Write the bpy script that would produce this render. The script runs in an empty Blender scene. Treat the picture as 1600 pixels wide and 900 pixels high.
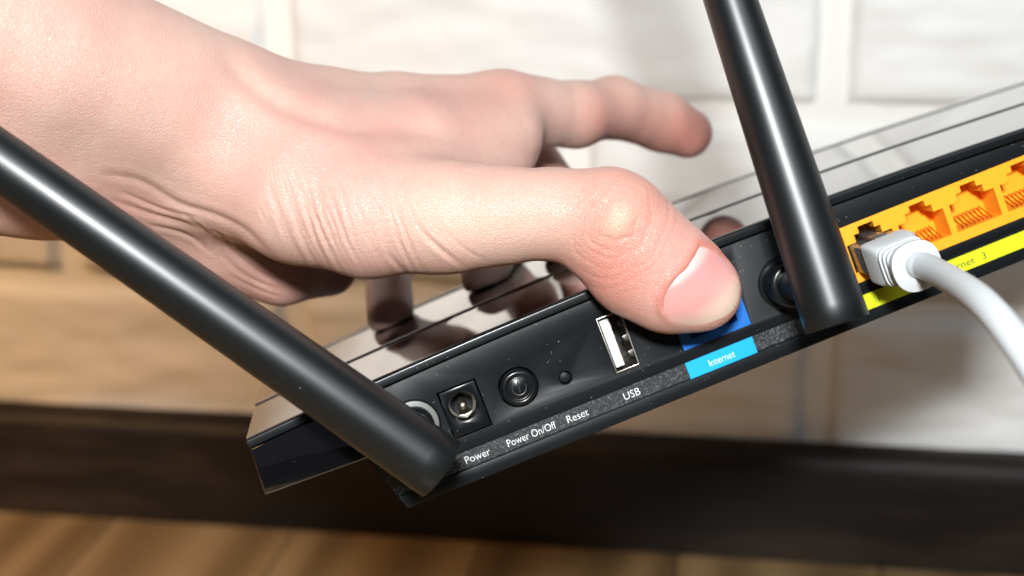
import bpy, bmesh, math, random
import numpy as np
from mathutils import Vector, Matrix, noise
from mathutils.bvhtree import BVHTree
random.seed(7); np.random.seed(7)
S = bpy.context.scene
COL = S.collection

# ------------------------------------------------------------------ camera
FPX = 2268.0                                   # focal length in pixels of a 1600 px wide frame
def rot(v, k, a): return v*math.cos(a) + np.cross(k, v)*math.sin(a) + k*(k@v)*(1-math.cos(a))
def cam_axes(pitch, yaw, roll):
    ax = [np.array([1., 0, 0]), np.array([0, 0, 1.]), np.array([0, 1., 0])]
    ax = [rot(v, np.array([0, 0, 1.]), math.radians(yaw)) for v in ax]
    k = ax[0].copy(); ax = [rot(v, k, -math.radians(pitch)) for v in ax]
    k = ax[2].copy(); ax = [rot(v, k, math.radians(roll)) for v in ax]
    return ax
CR, CU, CW = cam_axes(17.58, 9.315, 0.78)       # right, up, forward
CPOS = np.array([0., -CW[1]*0.67, 0.322])
def c2w(p):                                    # camera space (mm; x right, y up, z towards viewer) -> world (m)
    p = np.asarray(p, float)*0.001
    return CPOS + p[..., 0:1]*CR + p[..., 1:2]*CU - p[..., 2:3]*CW
def px(x, y, d): return np.array([(x-800)/FPX*d, -(y-450)/FPX*d, -d])
cam = bpy.data.cameras.new('camera'); camo = bpy.data.objects.new('camera', cam); COL.objects.link(camo)
cm = Matrix.Identity(4)
for i in range(3):
    cm[i][0], cm[i][1], cm[i][2], cm[i][3] = CR[i], CU[i], -CW[i], CPOS[i]
camo.matrix_world = cm
cam.sensor_width = 36; cam.lens = FPX/1600*36; cam.clip_start = 0.01; cam.clip_end = 50
cam.dof.use_dof = True; cam.dof.focus_distance = 0.348; cam.dof.aperture_fstop = 9.5; cam.dof.aperture_blades = 0
S.camera = camo
# ------------------------------------------------------------------ light
w = bpy.data.worlds.new('World'); S.world = w; w.use_nodes = True
w.node_tree.nodes['Background'].inputs[0].default_value = (0.80, 0.86, 1.0, 1)
w.node_tree.nodes['Background'].inputs[1].default_value = 0.035
def area(name, loc, target, size, sy, power, col, spread=180):
    l = bpy.data.lights.new(name, 'AREA'); l.shape = 'RECTANGLE'; l.size = size; l.size_y = sy
    l.energy = power; l.color = col
    l.spread = math.radians(spread)
    o = bpy.data.objects.new(name, l); COL.objects.link(o)
    o.location = loc
    o.rotation_euler = (Vector(target)-Vector(loc)).to_track_quat('-Z', 'Y').to_euler()
    return o
flash_pos = c2w(np.array([-23., 142., 250.]))
area('flash', flash_pos, c2w(px(860, 420, 480)), 0.08, 0.05, 7.6, (0.97, 0.995, 1.0))
area('room_lamp', (-0.95, -1.1, 1.15), (-0.62, 0.0, 0.02), 0.3, 0.3, 1.9, (1.0, 0.56, 0.23), 44)
area('right_fill', (0.75, -1.35, 1.55), (0.12, 0.0, 0.08), 0.7, 0.7, 5.6, (0.82, 0.92, 1.0))  # unseen soft cool fill, added from the right to lift the shadowed wall
S.view_settings.view_transform = 'Standard'; S.view_settings.look = 'None'
S.view_settings.exposure = 0.0; S.view_settings.gamma = 1.0
S.cycles.use_denoising = True
S.cycles.max_bounces = 8; S.cycles.caustics_reflective = False; S.cycles.caustics_refractive = False

# ------------------------------------------------------------------ helpers
def mat(name, col=(.5, .5, .5), rough=.5, **kw):
    m = bpy.data.materials.new(name); m.use_nodes = True
    b = m.node_tree.nodes['Principled BSDF']
    b.inputs['Base Color'].default_value = (*col, 1); b.inputs['Roughness'].default_value = rough
    for k, v in kw.items(): b.inputs[k].default_value = v
    return m
class NT:
    def __init__(s, m): s.t = m.node_tree; s.b = s.t.nodes['Principled BSDF']
    def n(s, typ, **kw):
        x = s.t.nodes.new(typ)
        for k, v in kw.items():
            if k.startswith('i_'): x.inputs[k[2:].replace('_', ' ')].default_value = v
            else: setattr(x, k, v)
        return x
    def l(s, a, b): s.t.links.new(a, b)
    def coord(s, which='Object', scale=1000.0, rotz=0, sc=None):
        c = s.n('ShaderNodeTexCoord'); m = s.n('ShaderNodeMapping')
        m.inputs['Scale'].default_value = sc if sc else (scale,)*3
        m.inputs['Rotation'].default_value = (0, 0, rotz)
        s.l(c.outputs[which], m.inputs[0]); return m.outputs[0]
    def noise(s, vec, scale, detail=3, rough=.5):
        x = s.n('ShaderNodeTexNoise', i_Scale=scale, i_Detail=detail, i_Roughness=rough); s.l(vec, x.inputs['Vector']); return x.outputs['Fac']
    def ramp(s, fac, stops):
        r = s.n('ShaderNodeValToRGB'); e = r.color_ramp.elements
        while len(e) < len(stops): e.new(.5)
        for i, (p, c) in enumerate(stops):
            e[i].position = p; e[i].color = c if len(c) == 4 else (*c, 1)
        s.l(fac, r.inputs[0]); return r.outputs[0]
    def mix(s, fac, a, b, mode='MIX'):
        m = s.n('ShaderNodeMix', data_type='RGBA', blend_type=mode)
        for v, i in ((fac, 0), (a, 6), (b, 7)):
            if hasattr(v, 'is_linked'): s.l(v, m.inputs[i])
            else: m.inputs[i].default_value = v if i == 0 else (v if len(v) == 4 else (*v, 1))
        return m.outputs[2]
    def math(s, op, a, b=0., c=0.):
        m = s.n('ShaderNodeMath', operation=op)
        for i, v in enumerate((a, b, c)):
            if hasattr(v, 'is_linked'): s.l(v, m.inputs[i])
            else: m.inputs[i].default_value = v
        return m.outputs[0]
    def bump(s, h, strength, dist, prev=None):
        b = s.n('ShaderNodeBump', i_Strength=strength, i_Distance=dist); s.l(h, b.inputs['Height'])
        if prev: s.l(prev, b.inputs['Normal'])
        return b.outputs[0]

def dusty(name, col, rough, dust=.5, grain=0.0, spec=.5, fine=0.02, scuff=0.0):
    """black plastic with a scatter of dust specks, uneven gloss and moulded grain"""
    m = mat(name, col, rough); t = NT(m); v = t.coord()
    t.b.inputs['Specular IOR Level'].default_value = spec
    n1 = t.noise(v, .9, 2, .5); n2 = t.noise(v, .035, 3, .6)
    vo = t.n('ShaderNodeTexVoronoi', i_Scale=.95); t.l(v, vo.inputs['Vector'])
    sp = t.math('LESS_THAN', vo.outputs['Distance'], .12)
    wn = t.n('ShaderNodeTexWhiteNoise'); t.l(vo.outputs['Color'], wn.inputs['Vector'])
    pick = t.math('GREATER_THAN', wn.outputs['Value'], 1-.11*dust)
    patch = t.math('GREATER_THAN', t.noise(v, .11, 3, .6), .53)
    f = t.math('MULTIPLY', t.math('MULTIPLY', sp, pick), patch)
    vo2 = t.n('ShaderNodeTexVoronoi', i_Scale=2.2); t.l(v, vo2.inputs['Vector'])
    wn2 = t.n('ShaderNodeTexWhiteNoise'); t.l(vo2.outputs['Color'], wn2.inputs['Vector'])
    f2 = t.math('MULTIPLY', t.math('MULTIPLY', t.math('LESS_THAN', vo2.outputs['Distance'], .2), t.math('GREATER_THAN', wn2.outputs['Value'], 1-.16*dust)), .45)
    film = t.math('MULTIPLY', t.math('MULTIPLY', n2, n1), fine)
    fac = t.math('MAXIMUM', t.math('MAXIMUM', t.math('MULTIPLY', f, .5), t.math('MULTIPLY', f2, patch)), film)
    t.l(t.mix(fac, col, (.62, .6, .57)), t.b.inputs['Base Color'])
    t.l(t.math('ADD', rough*.85, t.math('MULTIPLY', n2, rough*.33)), t.b.inputs['Roughness'])
    if grain:
        g = t.noise(v, 3.2, 2, .5)
        t.l(t.bump(g, .5, grain*.001), t.b.inputs['Normal'])
    return m

M_gloss = dusty('gloss_black', (.004, .004, .005), .04, .07, spec=.5, fine=.002)
M_gloss.node_tree.nodes['Principled BSDF'].inputs['Coat Weight'].default_value = 1.0
M_gloss.node_tree.nodes['Principled BSDF'].inputs['Coat IOR'].default_value = 1.8
M_gloss.node_tree.nodes['Principled BSDF'].inputs['IOR'].default_value = 1.9
M_gloss.node_tree.nodes['Principled BSDF'].inputs['Coat Roughness'].default_value = .02
M_panel = dusty('panel_black', (.0045, .0065, .008), .40, .4, .02, spec=.3, fine=.012)
M_case = dusty('case_black', (.0045, .006, .007), .25, .12, .01, spec=.4, fine=.006)
M_ant = dusty('antenna_black', (.0035, .0052, .006), .37, .02, .012, spec=.62, fine=.004)
M_dark = mat('cavity_black', (.004, .004, .004), .6)
M_metal = mat('bright_metal', (.50, .47, .41), .32, Metallic=1.0)
M_steel = mat('socket_steel', (.30, .30, .29), .35, Metallic=1.0)
M_white_plastic = mat('white_plastic', (.66, .70, .70), .4)
M_tab = mat('tab_steel', (.16, .15, .14), .35, Metallic=1.0)
M_ink = mat('white_ink', (.78, .79, .8), .6)
M_blackink = mat('black_ink', (.02, .02, .02), .6)
M_gold = mat('gold_contact', (.72, .36, .12), .3, Metallic=1.0)
def port_mat(name, c1, c2, rough=.4):
    m = mat(name, c1, rough); t = NT(m); v = t.coord()
    t.l(t.mix(t.noise(v, .25, 3), c1, c2), t.b.inputs['Base Color'])
    t.b.inputs['Subsurface Weight'].default_value = .25
    t.b.inputs['Subsurface Radius'].default_value = (.0016, .0007, .0002)
    t.b.inputs['Subsurface Scale'].default_value = 1.0
    return m
M_orange = port_mat('orange_plastic', (.98, .40, .02), (.92, .34, .012))
M_blue = port_mat('blue_plastic', (.015, .17, .62), (.012, .14, .54))
M_blue.node_tree.nodes['Principled BSDF'].inputs['Subsurface Weight'].default_value = 0
def print_mat(name, c):
    m = mat(name, c, .45); t = NT(m); v = t.coord()
    t.l(t.mix(t.math('MULTIPLY', t.noise(v, 1.2, 3, .7), .18), c, tuple(x*.6 for x in c)), t.b.inputs['Base Color']); return m
M_cyan = print_mat('cyan_label', (.005, .40, .80))
M_yellow = print_mat('yellow_label', (.62, .66, .012))
m = mat('speckled_strip', (.02, .02, .02), .5); t = NT(m); v = t.coord(); M_strip = m
vv = t.n('ShaderNodeTexVoronoi', i_Scale=3.0); t.l(v, vv.inputs['Vector'])
sep = t.n('ShaderNodeSeparateColor'); t.l(vv.outputs['Color'], sep.inputs[0])
t.l(t.ramp(sep.outputs[0], [(0, (.006, .007, .008)), (.5, (.016, .018, .02)), (.78, (.03, .033, .036)), (1, (.10, .105, .11))]), t.b.inputs['Base Color'])
t.l(t.bump(vv.outputs['Distance'], .5, .0001), t.b.inputs['Normal'])
m = mat('cable_white', (.53, .56, .575), .45); M_cable = m; t = NT(m)
t.b.inputs['Subsurface Weight'].default_value = .15; t.b.inputs['Subsurface Radius'].default_value = (.002, .002, .002); t.b.inputs['Subsurface Scale'].default_value = 1
t.l(t.bump(t.noise(t.coord(), 1.5, 3), .25, .00008), t.b.inputs['Normal'])
M_clear = mat('clear_plastic', (.92, .88, .82), .08, **{'Transmission Weight': .9, 'IOR': 1.49})

def link(name, me, m=None, parent=None):
    o = bpy.data.objects.new(name, me); COL.objects.link(o)
    if m: me.materials.append(m)
    if parent: o.parent = parent
    return o
def done(bm, name, m, parent=None, smooth=35, bevel=0, seg=2, cutters=(), scale=.001, sub=0):
    """bmesh in mm -> one mesh object in m; bevel and boolean cutters are applied"""
    bmesh.ops.recalc_face_normals(bm, faces=bm.faces)
    me = bpy.data.meshes.new(name); bm.to_mesh(me); bm.free()
    if bevel or cutters or sub:
        tmp = bpy.data.objects.new('tmp', me); COL.objects.link(tmp); cs = []
        for c in cutters:
            cme = bpy.data.meshes.new('c'); bmesh.ops.recalc_face_normals(c, faces=c.faces); c.to_mesh(cme); c.free()
            co = bpy.data.objects.new('c', cme); COL.objects.link(co); cs.append(co)
            md = tmp.modifiers.new('b', 'BOOLEAN'); md.object = co; md.operation = 'DIFFERENCE'; md.solver = 'EXACT'
        if bevel:
            md = tmp.modifiers.new('v', 'BEVEL'); md.width = bevel; md.segments = seg; md.limit_method = 'ANGLE'; md.angle_limit = math.radians(40)
        if sub:
            md = tmp.modifiers.new('s', 'SUBSURF'); md.levels = sub
        dg = bpy.context.evaluated_depsgraph_get(); dg.update()
        me2 = bpy.data.meshes.new_from_object(tmp.evaluated_get(dg))
        for o in [tmp]+cs: bpy.data.objects.remove(o)
        me = me2; me.name = name
    me.transform(Matrix.Scale(scale, 4))
    me.materials.clear()
    if smooth:
        me.polygons.foreach_set('use_smooth', [True]*len(me.polygons))
        me.set_sharp_from_angle(angle=math.radians(smooth))
    return link(name, me, m, parent)
def box(bm, x0, x1, y0, y1, z0, z1):
    vs = [bm.verts.new((x, y, z)) for x in (x0, x1) for y in (y0, y1) for z in (z0, z1)]
    for f in ((0, 1, 3, 2), (4, 6, 7, 5), (0, 4, 5, 1), (2, 3, 7, 6), (0, 2, 6, 4), (1, 5, 7, 3)):
        bm.faces.new([vs[i] for i in f])
    return vs
def B(*a):
    bm = bmesh.new(); box(bm, *a); return bm
def lathe(bm, prof, c=(0, 0, 0), seg=40, axis='y', cap=True):
    """profile of (radius, along) turned round the y axis (or z) through c"""
    rings = []
    for r, a in prof:
        ring = []
        for k in range(seg):
            q = 2*math.pi*k/seg
            p = (c[0]+r*math.cos(q), c[1]+a, c[2]+r*math.sin(q)) if axis == 'y' else (c[0]+r*math.cos(q), c[1]+r*math.sin(q), c[2]+a)
            ring.append(bm.verts.new(p))
        rings.append(ring)
    for A, Bq in zip(rings, rings[1:]):
        for k in range(seg): bm.faces.new((A[k], A[(k+1) % seg], Bq[(k+1) % seg], Bq[k]))
    if cap: bm.faces.new(rings[0]); bm.faces.new(rings[-1])
    return bm
def cyl(r, y0, y1, x, z, seg=40): return lathe(bmesh.new(), [(r, y0), (r, y1)], (x, 0, z), seg)
def prism(bm, pts, y0, y1):
    a = [bm.verts.new((x, y0, z)) for x, z in pts]; b = [bm.verts.new((x, y1, z)) for x, z in pts]
    bm.faces.new(a); bm.faces.new(b[::-1]); n = len(pts)
    for i in range(n): bm.faces.new((a[i], b[i], b[(i+1) % n], a[(i+1) % n]))
    return bm
def text(name, body, size, x, y, z, m, parent, width=None, align='LEFT'):
    cu = bpy.data.curves.new(name, 'FONT'); cu.body = body; cu.size = size; cu.align_x = align; cu.resolution_u = 3
    cu.extrude = 0.01; cu.offset = -0.022
    o = bpy.data.objects.new('tmp', cu); COL.objects.link(o)
    dg = bpy.context.evaluated_depsgraph_get(); dg.update()
    me = bpy.data.meshes.new_from_object(o.evaluated_get(dg)); bpy.data.objects.remove(o)
    me.name = name; sx = 1
    if width:
        xs = [v.co.x for v in me.vertices]; sx = width/(max(xs)-min(xs))
    me.transform(Matrix.Translation((x, y, z)) @ Matrix.Rotation(math.pi/2, 4, 'X') @ Matrix.Diagonal((sx, 1, 1, 1)))
    me.transform(Matrix.Scale(.001, 4)); me.materials.clear()
    return link(name, me, m, parent)
def tag(o, label=None, cat=None, group=None, kind=None):
    if label: o['label'] = label
    if cat: o['category'] = cat
    if group: o['group'] = group
    if kind: o['kind'] = kind
def tube(bm, pts, radii, seg=20, cap=True):
    """round tube through points (Vectors) with a radius each"""
    n = len(pts); rings = []; up = None
    for i in range(n):
        d = (pts[min(i+1, n-1)]-pts[max(i-1, 0)]).normalized()
        if up is None: up = d.orthogonal().normalized()
        up = (up-d*up.dot(d)).normalized(); sd = d.cross(up)
        rings.append([bm.verts.new(pts[i]+(up*math.cos(2*math.pi*k/seg)+sd*math.sin(2*math.pi*k/seg))*radii[i]) for k in range(seg)])
    for A, Bq in zip(rings, rings[1:]):
        for k in range(seg): bm.faces.new((A[k], A[(k+1) % seg], Bq[(k+1) % seg], Bq[k]))
    if cap: bm.faces.new(rings[0]); bm.faces.new(rings[-1])
    return bm

# ------------------------------------------------------------------ setting: wall, skirting board, floor
m = mat('white_brick_plaster', (.80, .79, .76), .75); M_brick = m; t = NT(m); v = t.coord('Object', 1.0)
n1 = t.noise(v, 9, 4, .6); n2 = t.noise(t.coord('Object', sc=(20, 20, 46)), 1.0, 5, .6)
t.l(t.ramp(n1, [(.3, (.80, .79, .765)), (.7, (.84, .835, .815))]), t.b.inputs['Base Color'])
t.l(t.bump(t.noise(v, 420, 3), .2, .0005, t.bump(n2, .35, .003)), t.b.inputs['Normal'])
m = mat('white_grout', (.82, .81, .78), .85); M_grout = m; t = NT(m)
t.l(t.bump(t.noise(t.coord('Object', 1.0), 300, 4), .4, .001), t.b.inputs['Normal'])
wall = done(B(-1100, 900, 0, 60, -30, 900), 'wall', M_grout, smooth=0); tag(wall, 'white wall faced with rough plaster bricks', kind='structure')
def brick(x0, x1, z0, z1, seed):
    nx, nz = 72, 26; bm = bmesh.new(); V = {}
    for i in range(nx+1):
        for j in range(nz+1):
            u, q = i/nx, j/nz
            u = .5-.5*math.cos(math.pi*u)*(.35) - .5*(1-2*u)*.65+0 if False else u
            x = x0+(x1-x0)*u; z = z0+(z1-z0)*q
            e = min(x-x0, x1-x, z-z0, z1-z)
            wob = 1.6*noise.noise((x*.03, seed, z*.05))
            k = max(0, min(1, (e+wob*.4)/7.0)); rise = math.sqrt(max(0, 1-(1-k)**2))
            p = Vector((x*.02+z*.006, seed*3.1, z*.042))
            h = noise.fractal(p, 1.0, 2.0, 4)*2.3 + 1.3*abs(noise.noise((x*.02+3, seed, z*.09)))
            h += noise.noise((x*.25, z*.4, seed))*.18
            y = -(6.2*rise+h*rise)
            xe = x + (0 if 2 < i < nx-2 else .9*noise.noise((z*.08, seed, 5)))
            ze = z + (0 if 2 < j < nz-2 else .9*noise.noise((x*.05, seed, 9)))
            V[i, j] = bm.verts.new((xe, y if 0 < i < nx and 0 < j < nz else 1.5, ze))
    for i in range(nx):
        for j in range(nz): bm.faces.new((V[i, j], V[i, j+1], V[i+1, j+1], V[i+1, j]))
    o = done(bm, 'brick', M_brick, wall, smooth=60)
sd = 1
for r, (z0, z1, off) in enumerate(((-50, 26, -74), (37, 113, 36.5), (122, 198, -74), (207, 283, 36.5), (292, 368, -74))):
    for k in range(-3, 3):
        a = off+k*244+5.5; sd += 1
        if a+233 < -640 or a > 420: continue
        brick(a, a+233, z0, z1, sd*1.7)
m = mat('dark_skirting_wood', (.03, .02, .015), .5, **{'Specular IOR Level': .25}); M_skirt = m; t = NT(m)
v = t.coord('Object', sc=(5, 30, 30)); nn = t.noise(v, 1.3, 6, .65)
t.l(t.ramp(nn, [(.28, (.003, .002, .0015)), (.52, (.010, .0062, .0042)), (.72, (.040, .025, .016))]), t.b.inputs['Base Color'])
t.l(t.bump(t.noise(t.coord('Object', sc=(60, 400, 400)), 1, 4), .35, .001), t.b.inputs['Normal'])
bm = bmesh.new()
prof = [(0, 0), (-14, 0), (-14, 44), (-13.2, 49), (-10.5, 52.6), (-6, 54), (0, 54.2)]
xs = [-1100+10*i for i in range(201)]
rows = [[bm.verts.new((x, y, z+(.5*noise.noise((x*.03, 1, z)) if z > 40 else 0))) for y, z in prof] for x in xs]
for a, b in zip(rows, rows[1:]):
    for k in range(len(prof)-1): bm.faces.new((a[k], a[k+1], b[k+1], b[k]))
skirt = done(bm, 'skirting_board', M_skirt, smooth=50); tag(skirt, 'dark brown wooden skirting board along the foot of the white wall', kind='structure')
skirt.location.y = -.0085
def wood(name, seed, c0, c1, c2):
    m = mat(name, c1, .38); t = NT(m)
    v = t.coord('Object', sc=(13, 1.2, 13)); 
    o = t.n('ShaderNodeVectorMath', operation='ADD'); t.l(v, o.inputs[0]); o.inputs[1].default_value = (seed*7.3, seed*3.1, 0)
    d = t.noise(o.outputs[0], .8, 3); wv = t.n('ShaderNodeTexWave', i_Scale=.55, i_Distortion=7.0, i_Detail=4.0); t.l(o.outputs[0], wv.inputs[0])
    f = t.math('ADD', t.math('MULTIPLY', wv.outputs['Fac'], .55), t.math('MULTIPLY', t.noise(o.outputs[0], 3.0, 6, .7), .5))
    t.l(t.ramp(f, [(.2, c0), (.5, c1), (.85, c2)]), t.b.inputs['Base Color'])
    t.l(t.bump(f, .2, .0006), t.b.inputs['Normal'])
    return m
WOODS = [wood('oak_plank_a', 1, (.13, .078, .033), (.195, .12, .052), (.26, .168, .078)), wood('oak_plank_b', 2, (.10, .06, .025), (.155, .094, .04), (.21, .133, .062)),
         wood('oak_plank_c', 3, (.14, .085, .036), (.215, .134, .06), (.28, .184, .088))]
bm = B(-3000, 3000, -4000, 60, -40, -1.5)
floor = done(bm, 'floor', M_dark, smooth=0); tag(floor, 'warm brown wood plank floor below the skirting board', kind='structure')
for i, x0 in enumerate(range(-760, 500, 92)):
    for j, (ya, yb) in enumerate(((-900, 0), )):
        bm = B(x0+.3, x0+91.7, ya+.3, yb, -1.4, 0)
        done(bm, 'plank', WOODS[(i*2+i//3) % 3], floor, bevel=.7, seg=1, smooth=0)

# ------------------------------------------------------------------ router
def router_axes(rho, al, psi):
    r, a, p = map(math.radians, (rho, al, psi)); c, s = math.cos, math.sin
    Rz = np.array([[c(r), -s(r), 0], [s(r), c(r), 0], [0, 0, 1]])
    Rx = np.array([[1, 0, 0], [0, c(a), -s(a)], [0, s(a), c(a)]])
    Ry = np.array([[c(p), 0, s(p)], [0, 1, 0], [-s(p), 0, c(p)]])
    return Rz@Rx@Ry
RM = router_axes(21.0, 7.5, 4.0)
RREF = px(1000, 520, 360.)
def r2c(x, y, z):                  # router mm (x along, y into, z up) -> camera mm
    return RREF + RM@np.array([x, z, -y])
def c2r(p):
    q = RM.T@(np.asarray(p)-RREF); return Vector((q[0], -q[2], q[1]))
router = bpy.data.objects.new('router', None); COL.objects.link(router); router.empty_display_size = .02
o3 = c2w(RREF); ax = [c2w(RREF+RM[:, 0]*1000)-o3, c2w(RREF-RM[:, 2]*1000)-o3, c2w(RREF+RM[:, 1]*1000)-o3]
rmw = Matrix.Identity(4)
for i in range(3):
    rmw[i][0], rmw[i][1], rmw[i][2], rmw[i][3] = ax[0][i], ax[1][i], ax[2][i], o3[i]
router.matrix_world = rmw
tag(router, 'black wireless router with orange and blue ports held tilted in the hand', 'router')
crown = lambda x: np.where(np.asarray(x) < 112, -2.9e-4*(np.asarray(x)-10.)**2, -3.02-.0592*(np.asarray(x)-112.))*1.0
XL, XR = -99.0, 178.0
# glossy cover, arched along its length, with two raised seams
prof = [(-.28, 12.8), (-.28, 15.2), (-.18, 15.29), (.1, 15.31), (.5, 15.32), (4, 15.41), (34, 16.15), (38.8, 16.27), (39.1, 16.29), (39.2, 16.35), (39.35, 16.62), (39.7, 16.73), (40.3, 16.75), (45, 16.75), (82, 16.75), (88, 16.75), (88.5, 16.76),
        (88.6, 16.82), (88.8, 17.1), (89.2, 17.18), (90, 17.18), (93.5, 17.1), (95.5, 16.3), (97.5, 14.6), (97.5, 12.8)]
bm = bmesh.new(); xs = np.linspace(XL, XR, 90); rows = []
for x in xs:
    rows.append([bm.verts.new((x, y, z+crown(x))) for y, z in prof])
for a, b in zip(rows, rows[1:]):
    for k in range(len(prof)): bm.faces.new((a[k], a[(k+1) % len(prof)], b[(k+1) % len(prof)], b[k]))
bm.faces.new(rows[0]); bm.faces.new(rows[-1])
cover = done(bm, 'top_cover', M_gloss, router, smooth=50)
bm = bmesh.new(); rows = []
lip = [(-.3, 12.75), (-1.3, 12.75), (-1.75, 13.1), (-1.75, 14.6), (-1.66, 14.95), (-1.4, 15.16), (-1.0, 15.25), (-.3, 15.24)]
for x in xs: rows.append([bm.verts.new((x, y, z+crown(x))) for y, z in lip])
for a, b in zip(rows, rows[1:]):
    for k in range(len(lip)): bm.faces.new((a[k], a[(k+1) % len(lip)], b[(k+1) % len(lip)], b[k]))
bm.faces.new(rows[0]); bm.faces.new(rows[-1])
done(bm, 'rear_lip', M_case, router, smooth=50)
# glossy side wings
for (xa, xb) in ((XL-.9, -72.0), (116, XR+.9)):
    bm = bmesh.new(); ya = 0.2
    left = xa < 0
    zt = (12.75+crown(XL)-.05 if left else 12.75+crown(XR)-.05)
    x_in, x_out = (xb, xa) if left else (xa, xb)
    xo_t = XL+.1 if left else XR-.1
    pts = [(x_out, -2.6), (x_in, -3.6), (x_in, 12.75+crown(x_in)-.05), (xo_t, zt)]
    prism(bm, pts, -1.7, 96)
    done(bm, 'side_wing', M_gloss, router, bevel=.45, seg=3, smooth=40)
# rear panel with its openings
panel_x0, panel_x1 = -74, 118
pts = [(-69.2, -19.3), (113, -19.3), (118, -4)] + [(x, 13.9+crown(x)) for x in (118, 105, 90, 75, 60, 45, 30, 10, -10, -25, -40, -58, -74)] + [(-74, -4)]
bm = bmesh.new(); prism(bm, pts, 0, 34)
JX = [62.7, 76.8, 90.9, 105.0]
def rj_pts(x, z=-1.0, g=0):
    return [(x-6.2-g, -6.3-g), (x+6.2+g, -6.3-g), (x+6.2+g, 1.0+g), (x+3.6+g, 1.0+g), (x+3.6+g, 3.0+g), (x+2.1+g, 3.0+g), (x+2.1+g, 4.6+g),
            (x-2.1-g, 4.6+g), (x-2.1-g, 3.0+g), (x-3.6-g, 3.0+g), (x-3.6-g, 1.0+g), (x-6.2-g, 1.0+g)]
cut = [B(-52.4, -42.2, -1, 13, -7.8, 4.8), cyl(5.1, -1, 4, -33, -1.3), cyl(1.75, -1, 3.2, -21.3, -3.6, 28), B(-9.3, -2.6, -1, 20, -7.5, 7.4),
       B(8.7, 27.1, -1, 15, -8.5, 8.2), B(55, 112.2, -1, 15, -9.0, 5.9),
       B(-80, 130, -1, .35, -15.65, -11.15), B(-80, 130, -1, .5, -15.95, -15.6), B(-80, 130, -1, .3, -11.35, -11.1)]
rear = done(bm, 'rear_panel', M_panel, router, cutters=cut, bevel=.18, seg=2, smooth=30)
bm = bmesh.new()      # underside of the case behind the panel
prism(bm, [(-68.5, -19.0), (112, -19.0), (117, -4), (117, 8.5), (-73, 11.5), (-73, -4)], 34.2, 93)
done(bm, 'case_bottom', M_case, router, bevel=.8, smooth=40)
# label strip
for xa, xb in ((-69.9, 7.8), (26.2, 54.8)):
    done(B(xa, xb, .1, .6, -15.45, -11.45), 'label_strip', M_strip, router, smooth=0)
strips = [o for o in COL.objects if o.name.startswith('label_strip')]
TY = .06
for s, xa, wd in (('Power', -52.0, 6.5), ('Power On/Off', -40.8, 12.9), ('Reset', -24.9, 5.6), ('USB', -9.6, 4.3)):
    text('lettering', s, 2.75, xa, TY, -14.5, M_ink, strips[0], wd)
lab = done(B(7.9, 26.1, -.05, .6, -15.75, -11.45), 'internet_label', M_cyan, router, smooth=0)
text('lettering', 'Internet', 2.6, 13.4, -.09, -14.6, M_ink, lab, 6.9)
lab = done(B(55, 112.2, -.05, .6, -16.3, -12.25), 'ethernet_label', M_yellow, router, smooth=0)
for s, xa, wd in (('1', 59.2, None), ('2', 71.6, None), ('Ethernet', 76.0, 10.2), ('3', 88.6, None), ('4', 104.0, None)):
    text('lettering', s, 2.6, xa, -.09, -15.25, M_blackink, lab, wd)
# power jack
bm = B(-52.0, -42.6, -.15, 12, -7.4, 4.4)
jack = done(bm, 'power_jack', M_case, router, cutters=[cyl(3.75, -3, 9, -47.4, -.7)], bevel=.25, smooth=30)
bm = bmesh.new(); lathe(bm, [(3.6, 4.2), (3.6, 8.8), (2.9, 8.85), (2.9, 4.6), (3.5, 4.2)], (-47.4, 0, -.7), cap=False)
done(bm, 'barrel_contact', M_steel, jack)
bm = bmesh.new(); prism(bm, [(-49.3, -2.6), (-48.6, -3.5), (-47.4, -3.9), (-46.2, -3.5), (-45.5, -2.6), (-46.4, -2.9), (-47.4, -3.1), (-48.4, -2.9)], 1.4, 8)
done(bm, 'spring_contact', M_metal, jack, bevel=.1)
bm = bmesh.new(); lathe(bm, [(1.25, 8.8), (1.25, 1.3), (1.05, .7), (.6, .3), (.05, .2)], (-47.4, 0, -.7), 24)
done(bm, 'centre_pin', M_metal, jack)
# power button
bm = bmesh.new(); c = (-33, 0, -1.3)
lathe(bm, [(4.62, 3.9), (4.62, -1.0), (4.45, -1.5), (4.05, -1.85), (3.5, -1.95), (3.15, -1.75), (2.9, -1.5), (2.62, -1.5), (2.5, -1.62), (.05, -1.62)], c, 56)
btn = done(bm, 'power_button', M_case, router, smooth=50)
bm = bmesh.new()
a0 = math.radians(60)
ring = [(-33+1.75*math.cos(q), -1.3+1.75*math.sin(q)) for q in np.linspace(a0+.75, a0+2*math.pi-.75, 30)]
pr = [Vector((x, -1.63, z)) for x, z in ring]; tube(bm, pr, [.16]*len(pr), 8)
tube(bm, [Vector((-33.1, -1.63, -2.3)), Vector((-32.9, -1.63, .45))], [.17, .17], 8)
done(bm, 'power_symbol', mat('symbol_grey', (.035, .038, .04), .4), btn)
# reset
bm = bmesh.new(); lathe(bm, [(1.35, 3.1), (1.35, 1.5), (1.2, 1.2), (.05, 1.0)], (-21.3, 0, -3.6), 28)
done(bm, 'reset_button', M_panel, router)
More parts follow.
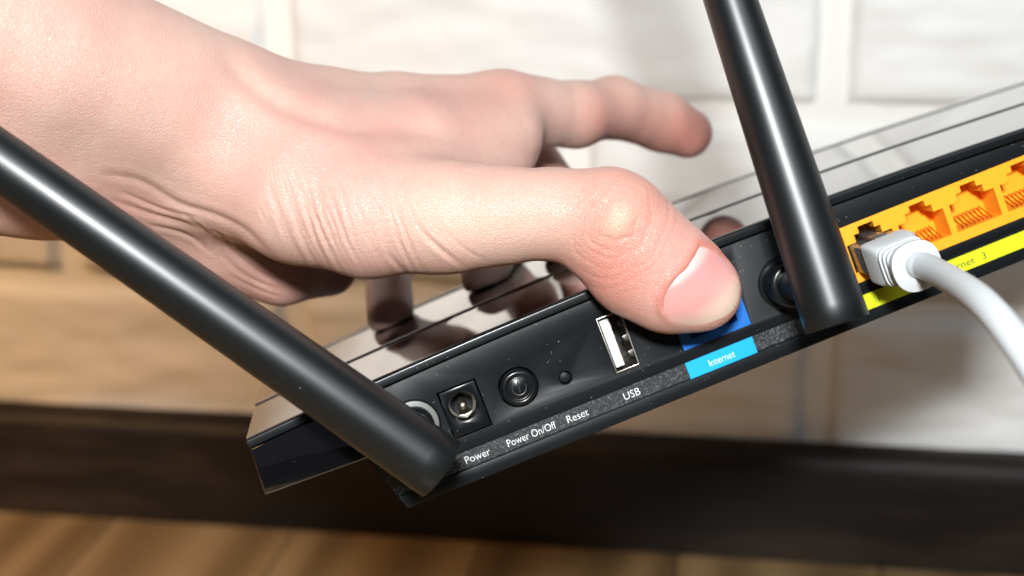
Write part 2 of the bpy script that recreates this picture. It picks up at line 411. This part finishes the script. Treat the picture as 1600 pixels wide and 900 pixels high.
# usb socket
bm = B(-9.2, -2.7, -.35, 14, -7.4, 7.3)
usb = done(bm, 'usb_port', M_metal, router, cutters=[B(-8.8, -3.1, -2, 13, -7.0, 6.9)], bevel=.12, smooth=30)
done(B(-8.5, -6.2, .6, 12.5, -6.2, 6.2), 'tongue', M_white_plastic, usb, bevel=.15)
for z in (-4.4, -1.5, 1.5, 4.4):
    done(B(-6.2, -5.95, 1.2, 12, z-.6, z+.6), 'contact', M_gold, usb, smooth=0)
for z in (-4.2, -.1, 3.9):
    bm = bmesh.new(); prism(bm, [(-3.1, z-1.3), (-3.1, z+1.0), (-4.5, z+.75), (-4.3, z-.35)], .8, 4.5)
    done(bm, 'spring_tab', M_tab, usb, bevel=.1)
done(B(-8.75, -3.15, 12.6, 12.9, -6.9, 6.8), 'socket_back', M_dark, usb, smooth=0)
# internet socket and the bank of four ethernet sockets
def socket(name, x0, x1, z0, z1, xs, m):
    bm = B(x0, x1, -.25, 14, z0, z1)
    cuts = []
    for x in xs:
        c = bmesh.new(); prism(c, rj_pts(x), -3, 9.0); cuts.append(c)
    o = done(bm, name, m, router, cutters=cuts, bevel=.12, seg=1, smooth=30)
    for x in xs:
        for k in range(8):
            xx = x+(k-3.5)*1.12
            bm = bmesh.new()
            tube(bm, [Vector((xx, .9, -5.9)), Vector((xx, 1.6, -5.75)), Vector((xx, 7.0, -3.5)), Vector((xx, 7.6, -3.7))], [.2]*4, 8)
            done(bm, 'contact_wire', M_gold, o)
    return o
socket('internet_port', 8.8, 27.0, -8.4, 8.1, [17.9], M_blue)
bank = socket('ethernet_port_bank', 55.1, 112.1, -8.9, 5.8, JX, M_orange)
# antennas
def antenna(pivot, base_c, tip_c, r0, r1, seat_r, disc=None):
    """pivot (x,z) on the panel; base and tip of the rod in camera mm"""
    b, e = c2r(base_c), c2r(tip_c); d = (e-b).normalized(); L = (e-b).length
    bm = bmesh.new(); N = 40; pts = []; rad = []
    for s, k in ((0, .955), (.12, .98), (.32, 1.0)):
        pts.append(b+d*s); rad.append(r0*k)
    for i in range(1, N+1):
        s = .9+(L-.9)*i/N; pts.append(b+d*s); rad.append(r0+(r1-r0)*s/L)
    for s, k in ((.5, .93), (.9, .75), (1.1, .4)): pts.append(e+d*s); rad.append(r1*k)
    tube(bm, pts, rad, 56)
    a = done(bm, 'antenna', M_ant, router, smooth=60)
    x, z = pivot
    bm = bmesh.new()
    lathe(bm, [(seat_r, .6), (seat_r, -.35), (seat_r-.35, -.7), (seat_r-.8, -.75)], (x, 0, z), 56)
    done(bm, 'seat_ring', M_case, a)
    bm = bmesh.new(); r = seat_r-(1.7 if disc else .95)
    lathe(bm, [(r, .5), (r, -7.6), (r-.5, -8.1), (r-1.3, -8.2)], (x, 0, z), 56)
    done(bm, 'swivel_barrel', M_case, a, smooth=50)
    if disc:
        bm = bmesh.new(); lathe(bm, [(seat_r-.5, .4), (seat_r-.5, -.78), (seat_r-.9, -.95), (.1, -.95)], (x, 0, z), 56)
        done(bm, 'seat_glint_disc', disc, a)  # added disc, pale to stand for the flash reflected off the barrel
    # knuckle: a disc between the barrel and the rod
    k0 = Vector((x, -8.0, z)); near = b+d*max(0, min(L, (k0-b).dot(d)))
    bm = bmesh.new(); tube(bm, [k0+Vector((0, .8, 0)), k0.lerp(near, .3), near.lerp(k0, .25), near], [r-1.6, r-1.3, r-1.2, min(r-1.4, r0*.62)], 36)
    done(bm, 'hinge_knuckle', M_case, a, smooth=50)
    return a
antenna((-60.0, -.4), px(690, 733, 331), px(-420, -43, 304), 7.6, 5.4, 6.4, print_mat('pale_flash_glint', (.15, .15, .14)))  # pale disc material paints the flash glint at this seat into its colour
antenna((38.4, -1.6), px(1308, 507, 333), px(980, -490, 345), 7.6, 4.6, 6.7)

# ------------------------------------------------------------------ ethernet cable
cable = bpy.data.objects.new('ethernet_cable', None); COL.objects.link(cable); cable.matrix_world = rmw.copy(); cable.empty_display_size = .02
tag(cable, 'white network cable plugged into the first orange port', 'cable')
X0 = JX[0]
bm = B(X0-5.8, X0+5.8, -10.5, 9.8, -6.2, .8)
plug = done(bm, 'plug', M_clear, cable, bevel=.3, seg=2)
bm = bmesh.new(); prism(bm, [(X0-1.6, .9), (X0+1.6, .9), (X0+1.6, 2.1), (X0-1.6, 2.1)], -9, 8)
done(bm, 'latch', M_clear, plug, bevel=.2)
bm = B(X0-5.0, X0+5.0, -10.0, 3, -5.2, -.2)
done(bm, 'wire_core', M_dark, plug, bevel=.3)
# boot: rectangular sleeve that narrows to a ribbed collar
def loft(bm, secs, seg=32):
    rings = []
    for (c, hx, hz, p, dx, dz) in secs:
        ring = []
        for k in range(seg):
            q = 2*math.pi*k/seg; cx, sx = math.cos(q), math.sin(q)
            ring.append(bm.verts.new(c + dx*(math.copysign(abs(cx)**p, cx)*hx) + dz*(math.copysign(abs(sx)**p, sx)*hz)))
        rings.append(ring)
    for A, Bq in zip(rings, rings[1:]):
        for k in range(seg): bm.faces.new((A[k], A[(k+1) % seg], Bq[(k+1) % seg], Bq[k]))
    bm.faces.new(rings[0]); bm.faces.new(rings[-1])
ex, ez = Vector((1, 0, 0)), Vector((0, 0, 1))
bz = -3.4
def bc(y, k=0): return Vector((X0+k, y, bz-.3*max(0, -y-12)*.25))
secs = [(bc(-9.4), 5.8, 4.9, .2, ex, ez), (bc(-9.6), 6.1, 5.2, .2, ex, ez), (bc(-15.4), 6.1, 5.2, .22, ex, ez), (bc(-17.6), 5.6, 4.9, .4, ex, ez)]
y = -17.8
for k in range(4):
    g = 1-.05*k
    secs += [(bc(y), 4.3*g, 3.8*g, .5, ex, ez), (bc(y-.6), 4.3*g, 3.8*g, .5, ex, ez), (bc(y-.8), 5.8*g, 5.1*g, .45, ex, ez), (bc(y-1.55), 5.8*g, 5.1*g, .45, ex, ez), (bc(y-1.75), 4.3*g, 3.8*g, .5, ex, ez)]
    y -= 1.75
secs += [(bc(y), 4.4, 4.2, .7, ex, ez), (bc(y-.3), 5.9, 5.8, .8, ex, ez), (bc(y-1.9), 6.0, 5.9, .85, ex, ez), (bc(y-2.3), 4.9, 4.8, .9, ex, ez), (bc(y-2.6), 3.6, 3.6, 1, ex, ez)]
bm = bmesh.new(); loft(bm, secs, 48)
done(bm, 'boot', M_cable, cable, smooth=45)
cy = y-2.0
start = Vector((X0, cy, bz-.8)); 
ctrl = [start+Vector((0, 3, 0)), start, start+Vector((.6, -7, -.8)), c2r(px(1535, 472, 296)), c2r(px(1605, 560, 280)), c2r(px(1680, 690, 270)), c2r(px(1740, 860, 272)), c2r(px(1790, 1080, 290))]
def catmull(P, n=12):
    out = []
    P = [2*P[0]-P[1]]+P+[2*P[-1]-P[-2]]
    for i in range(1, len(P)-2):
        for k in range(n):
            s = k/n; a, b, c, d = P[i-1:i+3]
            out.append(.5*((2*b)+(c-a)*s+(2*a-5*b+4*c-d)*s*s+(3*b-a-3*c+d)*s**3))
    return out+[P[-2]]
pts = catmull(ctrl); bm = bmesh.new(); tube(bm, pts, [3.15]*len(pts), 28)
done(bm, 'cord', M_cable, cable, smooth=60)

# ------------------------------------------------------------------ hand: one implicit surface, then skin creases
VOX = 1.0
lo = np.array([-215., -55., -482.]); hi = np.array([72., 135., -285.])
dims = np.ceil((hi-lo)/VOX).astype(int)
F = np.full(dims, 25., np.float32)
def seg_d(P, a, b, ra, rb, zs):
    ab = b-a; L2 = (ab**2).sum()
    q = P-a; tt = np.clip((q@ab)/L2, 0, 1)
    dv = q-tt[..., None]*ab
    if zs != 1: dv[..., 2] *= zs
    return np.sqrt((dv**2).sum(-1))-(ra+(rb-ra)*tt)
def add(chain, k=6., zs=1., sub=False):
    """chain of (x px, y px, depth mm, radius mm) points, blended smoothly into the hand"""
    pts = [px(*c[:3]) if len(c) == 4 else c[0] for c in chain]; rs = [c[-1] for c in chain]
    pts = [np.asarray(p, np.float32) for p in pts]
    mn = np.min(pts, 0)-max(rs)-24; mx = np.max(pts, 0)+max(rs)+24
    i0 = np.maximum(((mn-lo)/VOX).astype(int), 0); i1 = np.minimum(((mx-lo)/VOX).astype(int)+1, dims)
    sl = tuple(slice(a, b) for a, b in zip(i0, i1))
    ax = [lo[i]+VOX*np.arange(i0[i], i1[i]) for i in range(3)]
    P = np.stack(np.meshgrid(*ax, indexing='ij'), -1).astype(np.float32)
    d = None
    for i in range(max(1, len(pts)-1)):
        a, b = pts[i], pts[min(i+1, len(pts)-1)]
        if len(pts) == 1: b = a+np.float32(.01)
        e = seg_d(P, a, b, rs[i], rs[min(i+1, len(pts)-1)], zs)
        if d is None: d = e
        else:
            h = np.maximum(3.0-np.abs(d-e), 0)/3.0; d = np.minimum(d, e)-h*h*.75
    A = F[sl]
    if sub:
        d = -d; h = np.maximum(k-np.abs(A-d), 0)/k; F[sl] = np.maximum(A, d)+h*h*k/4
    else:
        h = np.maximum(k-np.abs(A-d), 0)/k; F[sl] = np.minimum(A, d)-h*h*k/4
# forearm and wrist
add([(-420, -90, 312, 29.2), (-250, -22, 323, 26.8), (60, 88, 346, 23.9), (350, 196, 375, 21.8), (480, 212, 388, 16.5)], 8)
add([(-420, 190, 324, 25.2), (-250, 205, 335, 22.9), (60, 262, 360, 17.3), (310, 322, 391, 13)], 14)
# metacarpals
add([(440, 190, 388, 13), (620, 180, 396, 11.2), (785, 172, 406, 10)], 10)
add([(440, 200, 402, 14), (620, 190, 414, 12), (772, 180, 425, 10.3)], 10)
add([(430, 225, 410, 14), (600, 215, 426, 12), (738, 205, 440, 10)], 10)
add([(420, 270, 412, 14), (560, 262, 432, 12), (684, 238, 450, 9.5)], 10)
# thenar, thumb
add([(380, 268, 372, 16.5), (470, 302, 363, 17.3), (580, 334, 357, 15.4), (700, 341, 353, 12.6)], 12)
add([(690, 340, 353, 12.6), (780, 336, 350, 11.6), (865, 334, 349, 10.6), (935, 345, 346.5, 11.0)], 6)
add([(948, 343, 346.5, 11.6), (1000, 392, 345.5, 12.6), (1052, 432, 346, 12.0), (1096, 455, 347, 9.7)], 5, zs=1.28)
add([(950, 392, 349, 8.5), (985, 430, 349.5, 8.8), (1040, 458, 349.5, 8.6)], 6)
add([(968, 318, 342, 6.0), (985, 322, 342, 6.0)], 7)
# web, first interosseous, heel of the hand
add([(520, 250, 372, 16), (650, 232, 379, 13), (790, 212, 395, 9)], 14)
add([(640, 300, 372, 11), (760, 262, 392, 8)], 14)
add([(250, 330, 398, 16), (350, 372, 398, 15), (440, 410, 404, 11.5), (510, 415, 418, 9)], 12)
# index finger
add([(785, 172, 406, 10), (840, 176, 412, 9.6), (900, 179, 419, 9.3), (958, 168, 432, 8.9), (1034, 190, 446, 8.9), (1074, 208, 450, 7.9)], 6)
# three fingers resting on the cover
def rtip(x, y, r):
    return r2c(x, y, 16.75+crown(x)+r*.35)
def finger(mcp, pip, dip, tip_c, r):
    add([(px(*mcp), r+1.2), (px(*pip), r), (px(*dip), r-.3), (tip_c, r-.6)], 5)
finger((772, 180, 425), (872, 308, 452), (894, 356, 446), rtip(-2, 68, 6.9), 8.4)
finger((738, 205, 440), (772, 325, 462), (772, 395, 450), rtip(-27, 70, 6.6), 8.0)
finger((684, 238, 450), (628, 345, 464), (606, 425, 452), rtip(-57, 74, 6.2), 7.6)
# tendon beside the hollow at the thumb's base
add([(318, 132, 366, 4.5), (400, 182, 361, 5), (480, 218, 360, 4.5), (600, 268, 362, 4)], 9)

# finger pads end flat where they press on the cover
gx = [lo[i]+VOX*np.arange(dims[i]) for i in range(3)]
GP = np.stack(np.meshgrid(*gx, indexing='ij'), -1).astype(np.float32)-RREF.astype(np.float32)
rx = GP@RM[:, 0].astype(np.float32); ry = -(GP@RM[:, 2].astype(np.float32)); rz = GP@RM[:, 1].astype(np.float32)
cutp = (16.8+crown(rx))-rz
F = np.where((ry > 44) & (rx < 20) & (rx > -75), np.maximum(F, cutp), F).astype(np.float32)
del GP, rx, ry, rz, cutp

def surface_nets(F):
    ins = F < 0
    nx, ny, nz = F.shape
    c = np.zeros((nx-1, ny-1, nz-1), np.int8)
    for a in (0, 1):
        for b in (0, 1):
            for d in (0, 1): c += ins[a:nx-1+a, b:ny-1+b, d:nz-1+d]
    cell = np.argwhere((c > 0) & (c < 8))
    idx = np.full(c.shape, -1, np.int32); idx[tuple(cell.T)] = np.arange(len(cell))
    acc = np.zeros((len(cell), 3)); cnt = np.zeros(len(cell))
    cor = [(a, b, d) for a in (0, 1) for b in (0, 1) for d in (0, 1)]
    for p in cor:
        for axn in range(3):
            if p[axn]: continue
            q = list(p); q[axn] = 1
            fp = F[tuple((cell+p).T)]; fq = F[tuple((cell+q).T)]
            s = (fp < 0) != (fq < 0)
            tt = np.where(s, fp/np.where(s, fp-fq, 1), 0)
            pos = np.array(p, float)[None]+np.eye(3)[axn][None]*tt[:, None]
            acc[s] += pos[s]; cnt += s
    V = cell+acc/cnt[:, None]
    Q = []
    for axn in range(3):
        sl0 = [slice(1, -1)]*3; sl1 = [slice(1, -1)]*3
        sl0[axn] = slice(0, -1); sl1[axn] = slice(1, None)
        a, b = ins[tuple(sl0)], ins[tuple(sl1)]
        off = np.array([1, 1, 1]); off[axn] = 0
        for flip, mask in ((False, a & ~b), (True, ~a & b)):
            e = np.argwhere(mask)+off
            u, w_ = [(1, 2), (2, 0), (0, 1)][axn]
            U = np.eye(3, dtype=int)[u]; W = np.eye(3, dtype=int)[w_]
            g = [idx[tuple((e-d).T)] for d in (U*0, U, U+W, W)]
            q = np.stack(g, 1)
            if flip: q = q[:, ::-1]
            Q.append(q)
    Q = np.concatenate(Q); Q = Q[(Q >= 0).all(1)]
    return V*VOX+lo, Q
V, Q = surface_nets(F)
me = bpy.data.meshes.new('hand'); me.from_pydata([], [], [])
me.vertices.add(len(V)); me.vertices.foreach_set('co', V.astype(np.float32).ravel())
me.loops.add(len(Q)*4); me.loops.foreach_set('vertex_index', Q.astype(np.int32).ravel())
me.polygons.add(len(Q)); me.polygons.foreach_set('loop_start', np.arange(0, len(Q)*4, 4, dtype=np.int32)); me.polygons.foreach_set('loop_total', np.full(len(Q), 4, np.int32))
me.update(calc_edges=True)
tmp = bpy.data.objects.new('tmp', me); COL.objects.link(tmp)
md = tmp.modifiers.new('s', 'SMOOTH'); md.factor = .5; md.iterations = 4
md = tmp.modifiers.new('u', 'SUBSURF'); md.levels = 1
dg = bpy.context.evaluated_depsgraph_get(); dg.update()
hme = bpy.data.meshes.new_from_object(tmp.evaluated_get(dg)); bpy.data.objects.remove(tmp); hme.name = 'hand'
n = len(hme.vertices); co = np.empty(n*3, np.float32); hme.vertices.foreach_get('co', co); co = co.reshape(-1, 3).astype(float)
no = np.empty(n*3, np.float32); hme.vertices.foreach_get('normal', no); no = no.reshape(-1, 3).astype(float)
if (no*(co-co.mean(0))).sum() < 0: hme.flip_normals(); no = -no
dep = -co[:, 2]; PX = 800+FPX*co[:, 0]/dep; PY = 450-FPX*co[:, 1]/dep
view = -co/np.linalg.norm(co, axis=1)[:, None]; facing = (no*view).sum(1)
front = np.clip((facing+.05)/.25, 0, 1)
def poly_d(pts):
    P = np.stack([PX, PY], 1); best = np.full(n, 1e9); tt_ = np.zeros(n); acc = 0
    tot = sum(math.dist(a, b) for a, b in zip(pts, pts[1:]))
    for a, b in zip(pts, pts[1:]):
        a = np.array(a, float); b = np.array(b, float); L = np.linalg.norm(b-a)
        u = np.clip(((P-a)@(b-a))/L**2, 0, 1); d = np.linalg.norm(P-a-u[:, None]*(b-a), axis=1)
        s = d < best; best[s] = d[s]; tt_[s] = (acc+u[s]*L)/tot; acc += L
    return best, tt_
def spl(pts, m=8):
    q = catmull([Vector((p[0], p[1], 0)) for p in pts], m); return [(v.x, v.y) for v in q]
disp = np.zeros(n); red = np.zeros(n); pale = np.zeros(n)
near_thumb = dep < 392
def crease(pts, width, depth, mask=None, ridge=.35, fade=True):
    d, s = poly_d(spl(pts, 5))
    e = np.sin(np.pi*np.clip(s*.94+.03, 0, 1))**.6 if fade else 1
    k = (-depth*np.exp(-(d/width)**2)+ridge*depth*np.exp(-((d-2.3*width)/(1.3*width))**2))*e*front
    if mask is not None: k = k*mask
    disp[:] += k
rnd = random.Random(3)
# fine folds across the base of the thumb
for i in range(17):
    s = i/16; x = 415+s*190+rnd.uniform(-4, 4); j = rnd.uniform(-14, 14)
    crease([(x, 262+j-18*s+rnd.uniform(0, 40)), (x+15-6*s+rnd.uniform(-3, 3), 320+j), (x+34-4*s, 378), (x+66-8*s, 432)], rnd.uniform(2.4, 3.6), rnd.uniform(.16, .42)*(1.0-.45*s), near_thumb)
for i in range(46):
    s = rnd.random(); x = 400+s*230; y0 = rnd.uniform(225, 350); L_ = rnd.uniform(35, 90); sl = .22+.3*(y0-225)/125
    crease([(x, y0), (x+sl*L_*.5+rnd.uniform(-4, 4), y0+L_*.5), (x+sl*L_*1.15, y0+L_)], rnd.uniform(1.7, 2.3), rnd.uniform(.05, .13), near_thumb)
for i in range(16):
    x = rnd.uniform(430, 600); y0 = rnd.uniform(290, 410); L_ = rnd.uniform(20, 50)
    crease([(x, y0), (x+L_, y0-rnd.uniform(2, 14))], 1.9, rnd.uniform(.04, .09), near_thumb)
for pts, wd, dp in (([(648, 348), (675, 378), (722, 416)], 3.6, .38), ([(600, 392), (622, 415), (640, 432)], 3, .25), ([(690, 352), (720, 384), (765, 412)], 3, .14),
                    ([(165, 272), (222, 284), (280, 318), (335, 336), (385, 362), (430, 408)], 5.5, .5), ([(178, 314), (235, 334), (292, 350), (340, 372)], 4.0, .42),
                    ([(190, 300), (250, 325), (310, 340)], 3, .35), ([(235, 352), (290, 366), (330, 395)], 3, .4), ([(290, 335), (320, 362), (330, 392)], 3, .3),
                    ([(350, 372), (372, 400), (420, 432), (470, 440)], 3.2, .4), ([(345, 398), (380, 428), (430, 452)], 3, .35), ([(360, 430), (400, 450), (440, 465)], 2.6, .3), ([(330, 360), (352, 372), (372, 402)], 2.4, .3)):
    crease(pts, wd, dp)
crease([(352, 92), (395, 132), (440, 162), (520, 190), (600, 205)], 17, 1.5, None, .25)
crease([(560, 196), (660, 206), (760, 224), (866, 256)], 15, .8, None, 0)
# rings over the thumb knuckle
cx, cy_ = 968, 346; th = math.radians(35)
ux = (PX-cx)*math.cos(th)+(PY-cy_)*math.sin(th); uy = -(PX-cx)*math.sin(th)+(PY-cy_)*math.cos(th)
rr = np.sqrt((ux/1.0)**2+(uy/1.45)**2); an = np.arctan2(uy, ux)
tm = (dep < 356)*front
wob = 3*np.sin(an*3+1)+2*np.sin(an*7)
for r0, dp, wd, ph in ((25, .40, 2.3, .4), (31, .2, 2.0, 2.9), (37, .34, 2.3, 2.6), (46, .26, 2.2, .2), (52, .16, 1.9, 3.4), (58, .2, 2.3, 3.0), (70, .14, 2.2, 0.1), (82, .1, 2.0, .3)):
    k = np.exp(-((rr-r0-wob)/wd)**2)*(.45+.55*np.cos(an-ph))
    disp -= dp*np.clip(k, 0, 1)*tm
disp += .55*np.exp(-(rr/24)**2)*tm
for i in range(9):
    x = 845+i*9; crease([(x, 285+rnd.uniform(0, 20)), (x+4, 320), (x+3, 372-i*1.5)], 2.2, .06, near_thumb)
# nail bed
NAIL = [(1093, 384), (1112, 390), (1131, 404), (1147, 424), (1156, 444), (1158, 464), (1150, 480), (1134, 493), (1112, 503), (1089, 508), (1066, 506), (1047, 497), (1036, 482), (1037, 465), (1044, 449), (1056, 434), (1072, 418), (1084, 400)]
def inside(poly, x, y):
    r = np.zeros(np.shape(x), bool); m_ = len(poly)
    for i in range(m_):
        (x1, y1), (x2, y2) = poly[i], poly[(i+1) % m_]
        r ^= ((y1 > y) != (y2 > y)) & (x < (x2-x1)*(y-y1)/((y2-y1) or 1e-9)+x1)
    return r
dn, sn = poly_d(NAIL+[NAIL[0]]); inn = inside(NAIL, PX, PY); sdn = np.where(inn, -dn, dn)
tipside = np.clip(((PX-1080)*.67+(PY-440)*.74)/60+.2, 0, 1)        # 0 at the root, 1 at the tip
disp += tm*(np.where(sdn < 0, -.45*np.clip(-sdn/5, 0, 1), .42*np.exp(-((sdn-5)/6)**2))*(1-.9*tipside))
red += .55*tm*np.exp(-((sdn-4)/9)**2)*(1-tipside)
red += tm*(.5*np.exp(-(rr/95)**2)); pale += tm*.75*np.exp(-(np.hypot(ux+2, uy/1.5)/19)**2)
red += .62*np.exp(-(((PX-1075)/80)**2+((PY-210)/60)**2))+.3*np.exp(-(((PX-1130)/60)**2+((PY-450)/90)**2))*tm+.35*np.exp(-(((PX-960)/60)**2+((PY-440)/60)**2))*tm+.35*np.exp(-(((PX-940)/40)**2+((PY-190)/60)**2))
red += .25*np.exp(-(((PX-430)/120)**2+((PY-440)/50)**2))+.25*np.exp(-(((PX-790)/60)**2+((PY-140)/40)**2))
pale += .45*np.exp(-(((PX-740)/120)**2+((PY-350)/70)**2))*(dep < 370)
# slow unevenness of skin over tendon and bone
disp += .25*np.sin(co[:, 0]*.11+co[:, 1]*.05)*np.sin(co[:, 1]*.13+1.3)*np.sin(co[:, 2]*.1)
co2 = co+no*disp[:, None]
W = c2w(co2)
HO = c2w(px(380, 250, 385))
hme.vertices.foreach_set('co', (W-HO).astype(np.float32).ravel())
for nm, arr in (('red', red), ('pale', pale)):
    a = hme.attributes.new(nm, 'FLOAT', 'POINT'); a.data.foreach_set('value', np.clip(arr*(1.35 if nm == 'red' else 1), 0, 1).astype(np.float32))
hme.polygons.foreach_set('use_smooth', [True]*len(hme.polygons)); hme.update()
m = mat('skin', (.72, .47, .37), .46); M_skin = m; t = NT(m); v = t.coord()
ar = t.n('ShaderNodeAttribute', attribute_name='red'); ap = t.n('ShaderNodeAttribute', attribute_name='pale')
base = t.mix(t.ramp(t.noise(v, .035, 4, .55), [(.35, (0, 0, 0)), (.68, (1, 1, 1))]), (.64, .43, .355), (.62, .335, .285))
base = t.mix(t.math('MULTIPLY', t.ramp(t.noise(v, .45, 3, .6), [(.45, (0, 0, 0)), (.75, (1, 1, 1))]), .55), base, (.60, .35, .285))
base = t.mix(t.math('MULTIPLY', ar.outputs['Fac'], .9), base, (.58, .205, .155))
base = t.mix(t.math('MULTIPLY', ap.outputs['Fac'], .7), base, (.70, .55, .40))
t.l(base, t.b.inputs['Base Color'])
t.b.inputs['Subsurface Weight'].default_value = .16; t.b.inputs['Subsurface Radius'].default_value = (.0024, .0009, .0005); t.b.inputs['Subsurface Scale'].default_value = 1.0
t.b.inputs['Specular IOR Level'].default_value = .45
vo = t.n('ShaderNodeTexVoronoi', i_Scale=1.5, feature='DISTANCE_TO_EDGE'); 
dv = t.n('ShaderNodeVectorMath', operation='ADD'); nz = t.n('ShaderNodeTexNoise', i_Scale=.8); t.l(v, nz.inputs['Vector']); t.l(v, dv.inputs[0]); t.l(nz.outputs['Color'], dv.inputs[1]); t.l(dv.outputs[0], vo.inputs['Vector'])
hgt = t.math('MINIMUM', vo.outputs['Distance'], .18)
b1 = t.bump(hgt, .75, .0006); b2 = t.bump(t.noise(v, 2.6, 3, .6), .35, .00025, b1)
t.l(b2, t.b.inputs['Normal'])
t.l(t.math('ADD', .30, t.math('MULTIPLY', t.noise(v, .3, 3), .2)), t.b.inputs['Roughness'])
hand = link('hand', hme, M_skin); hand.location = HO
tag(hand, 'bare hand and forearm gripping the black router with its thumb over the blue port', 'hand')
# thumbnail: a thin curved plate over the nail bed
bvh = BVHTree.FromPolygons([Vector(p) for p in co.tolist()], [list(p.vertices) for p in hme.polygons])
bm = bmesh.new(); NS, NR = 48, 14; cxn, cyn = 1098, 448
outl = spl(NAIL+[NAIL[0]], 6); cum = [0]
for a, b in zip(outl, outl[1:]): cum.append(cum[-1]+math.dist(a, b))
def on_outline(s):
    s *= cum[-1]
    for i in range(len(cum)-1):
        if cum[i+1] >= s:
            u = (s-cum[i])/max(1e-9, cum[i+1]-cum[i]); return (outl[i][0]+(outl[i+1][0]-outl[i][0])*u, outl[i][1]+(outl[i+1][1]-outl[i][1])*u)
    return outl[-1]
tint = []
def nail_v(x, y, lift):
    d = Vector(px(x, y, 1.0)).normalized(); h, nn, i_, q = bvh.ray_cast(Vector((0, 0, 0)), d)
    if h is None: h, nn, i_, q = bvh.find_nearest(d*345)
    p = h-d*lift; return p
rings = []
for j in range(NR+1):
    f = 1-j/NR if j < NR else 0
    ring = []
    for k in range(NS):
        ox, oy = on_outline(k/NS); x = cxn+(ox-cxn)*f; y_ = cyn+(oy-cyn)*f
        g = max(0, ((x-1080)*.67+(y_-440)*.74)/60+.2)
        lift = .02+.42*(1-f**4)+.10*min(1, g)
        p = nail_v(x, y_, lift); ring.append(bm.verts.new(p)); tint.append((x, y_))
        if j == NR: break
    rings.append(ring)
for A, Bq in zip(rings, rings[1:-1]):
    for k in range(NS): bm.faces.new((A[k], A[(k+1) % NS], Bq[(k+1) % NS], Bq[k]))
cv = rings[-1][0]
for k in range(NS): bm.faces.new((rings[-2][k], rings[-2][(k+1) % NS], cv))
bmesh.ops.recalc_face_normals(bm, faces=bm.faces)
nme = bpy.data.meshes.new('thumbnail'); bm.to_mesh(nme); bm.free()
nc = np.array([v.co[:] for v in nme.vertices]); nW = c2w(nc)-HO
P2 = np.stack([800+FPX*nc[:, 0]/-nc[:, 2], 450+FPX*nc[:, 1]/nc[:, 2]], 1)
nme.vertices.foreach_set('co', nW.astype(np.float32).ravel())
al = ((P2[:, 0]-1064)*.67+(P2[:, 1]-426)*.74); ac = (P2[:, 0]-1098)*-.74+(P2[:, 1]-448)*.67
a = nme.attributes.new('along', 'FLOAT', 'POINT'); a.data.foreach_set('value', ((al+.0045*ac**2)/105).astype(np.float32))
md = None
nme.polygons.foreach_set('use_smooth', [True]*len(nme.polygons))
m = mat('nail', (.7, .45, .4), .22); t = NT(m)
aa = t.n('ShaderNodeAttribute', attribute_name='along')
t.l(t.ramp(aa.outputs['Fac'], [(.0, (.68, .47, .44)), (.06, (.68, .46, .43)), (.17, (.66, .29, .275)), (.58, (.67, .34, .31)), (.74, (.69, .47, .39)), (.93, (.72, .58, .46)), (1.0, (.74, .66, .54))]), t.b.inputs['Base Color'])
t.b.inputs['Subsurface Weight'].default_value = .2; t.b.inputs['Subsurface Radius'].default_value = (.002, .0008, .0005); t.b.inputs['Subsurface Scale'].default_value = 1
t.l(t.bump(t.noise(t.coord(), .4, 2), .15, .0003), t.b.inputs['Normal'])
o = link('thumbnail', nme, m, hand)
bpy.context.view_layer.update()
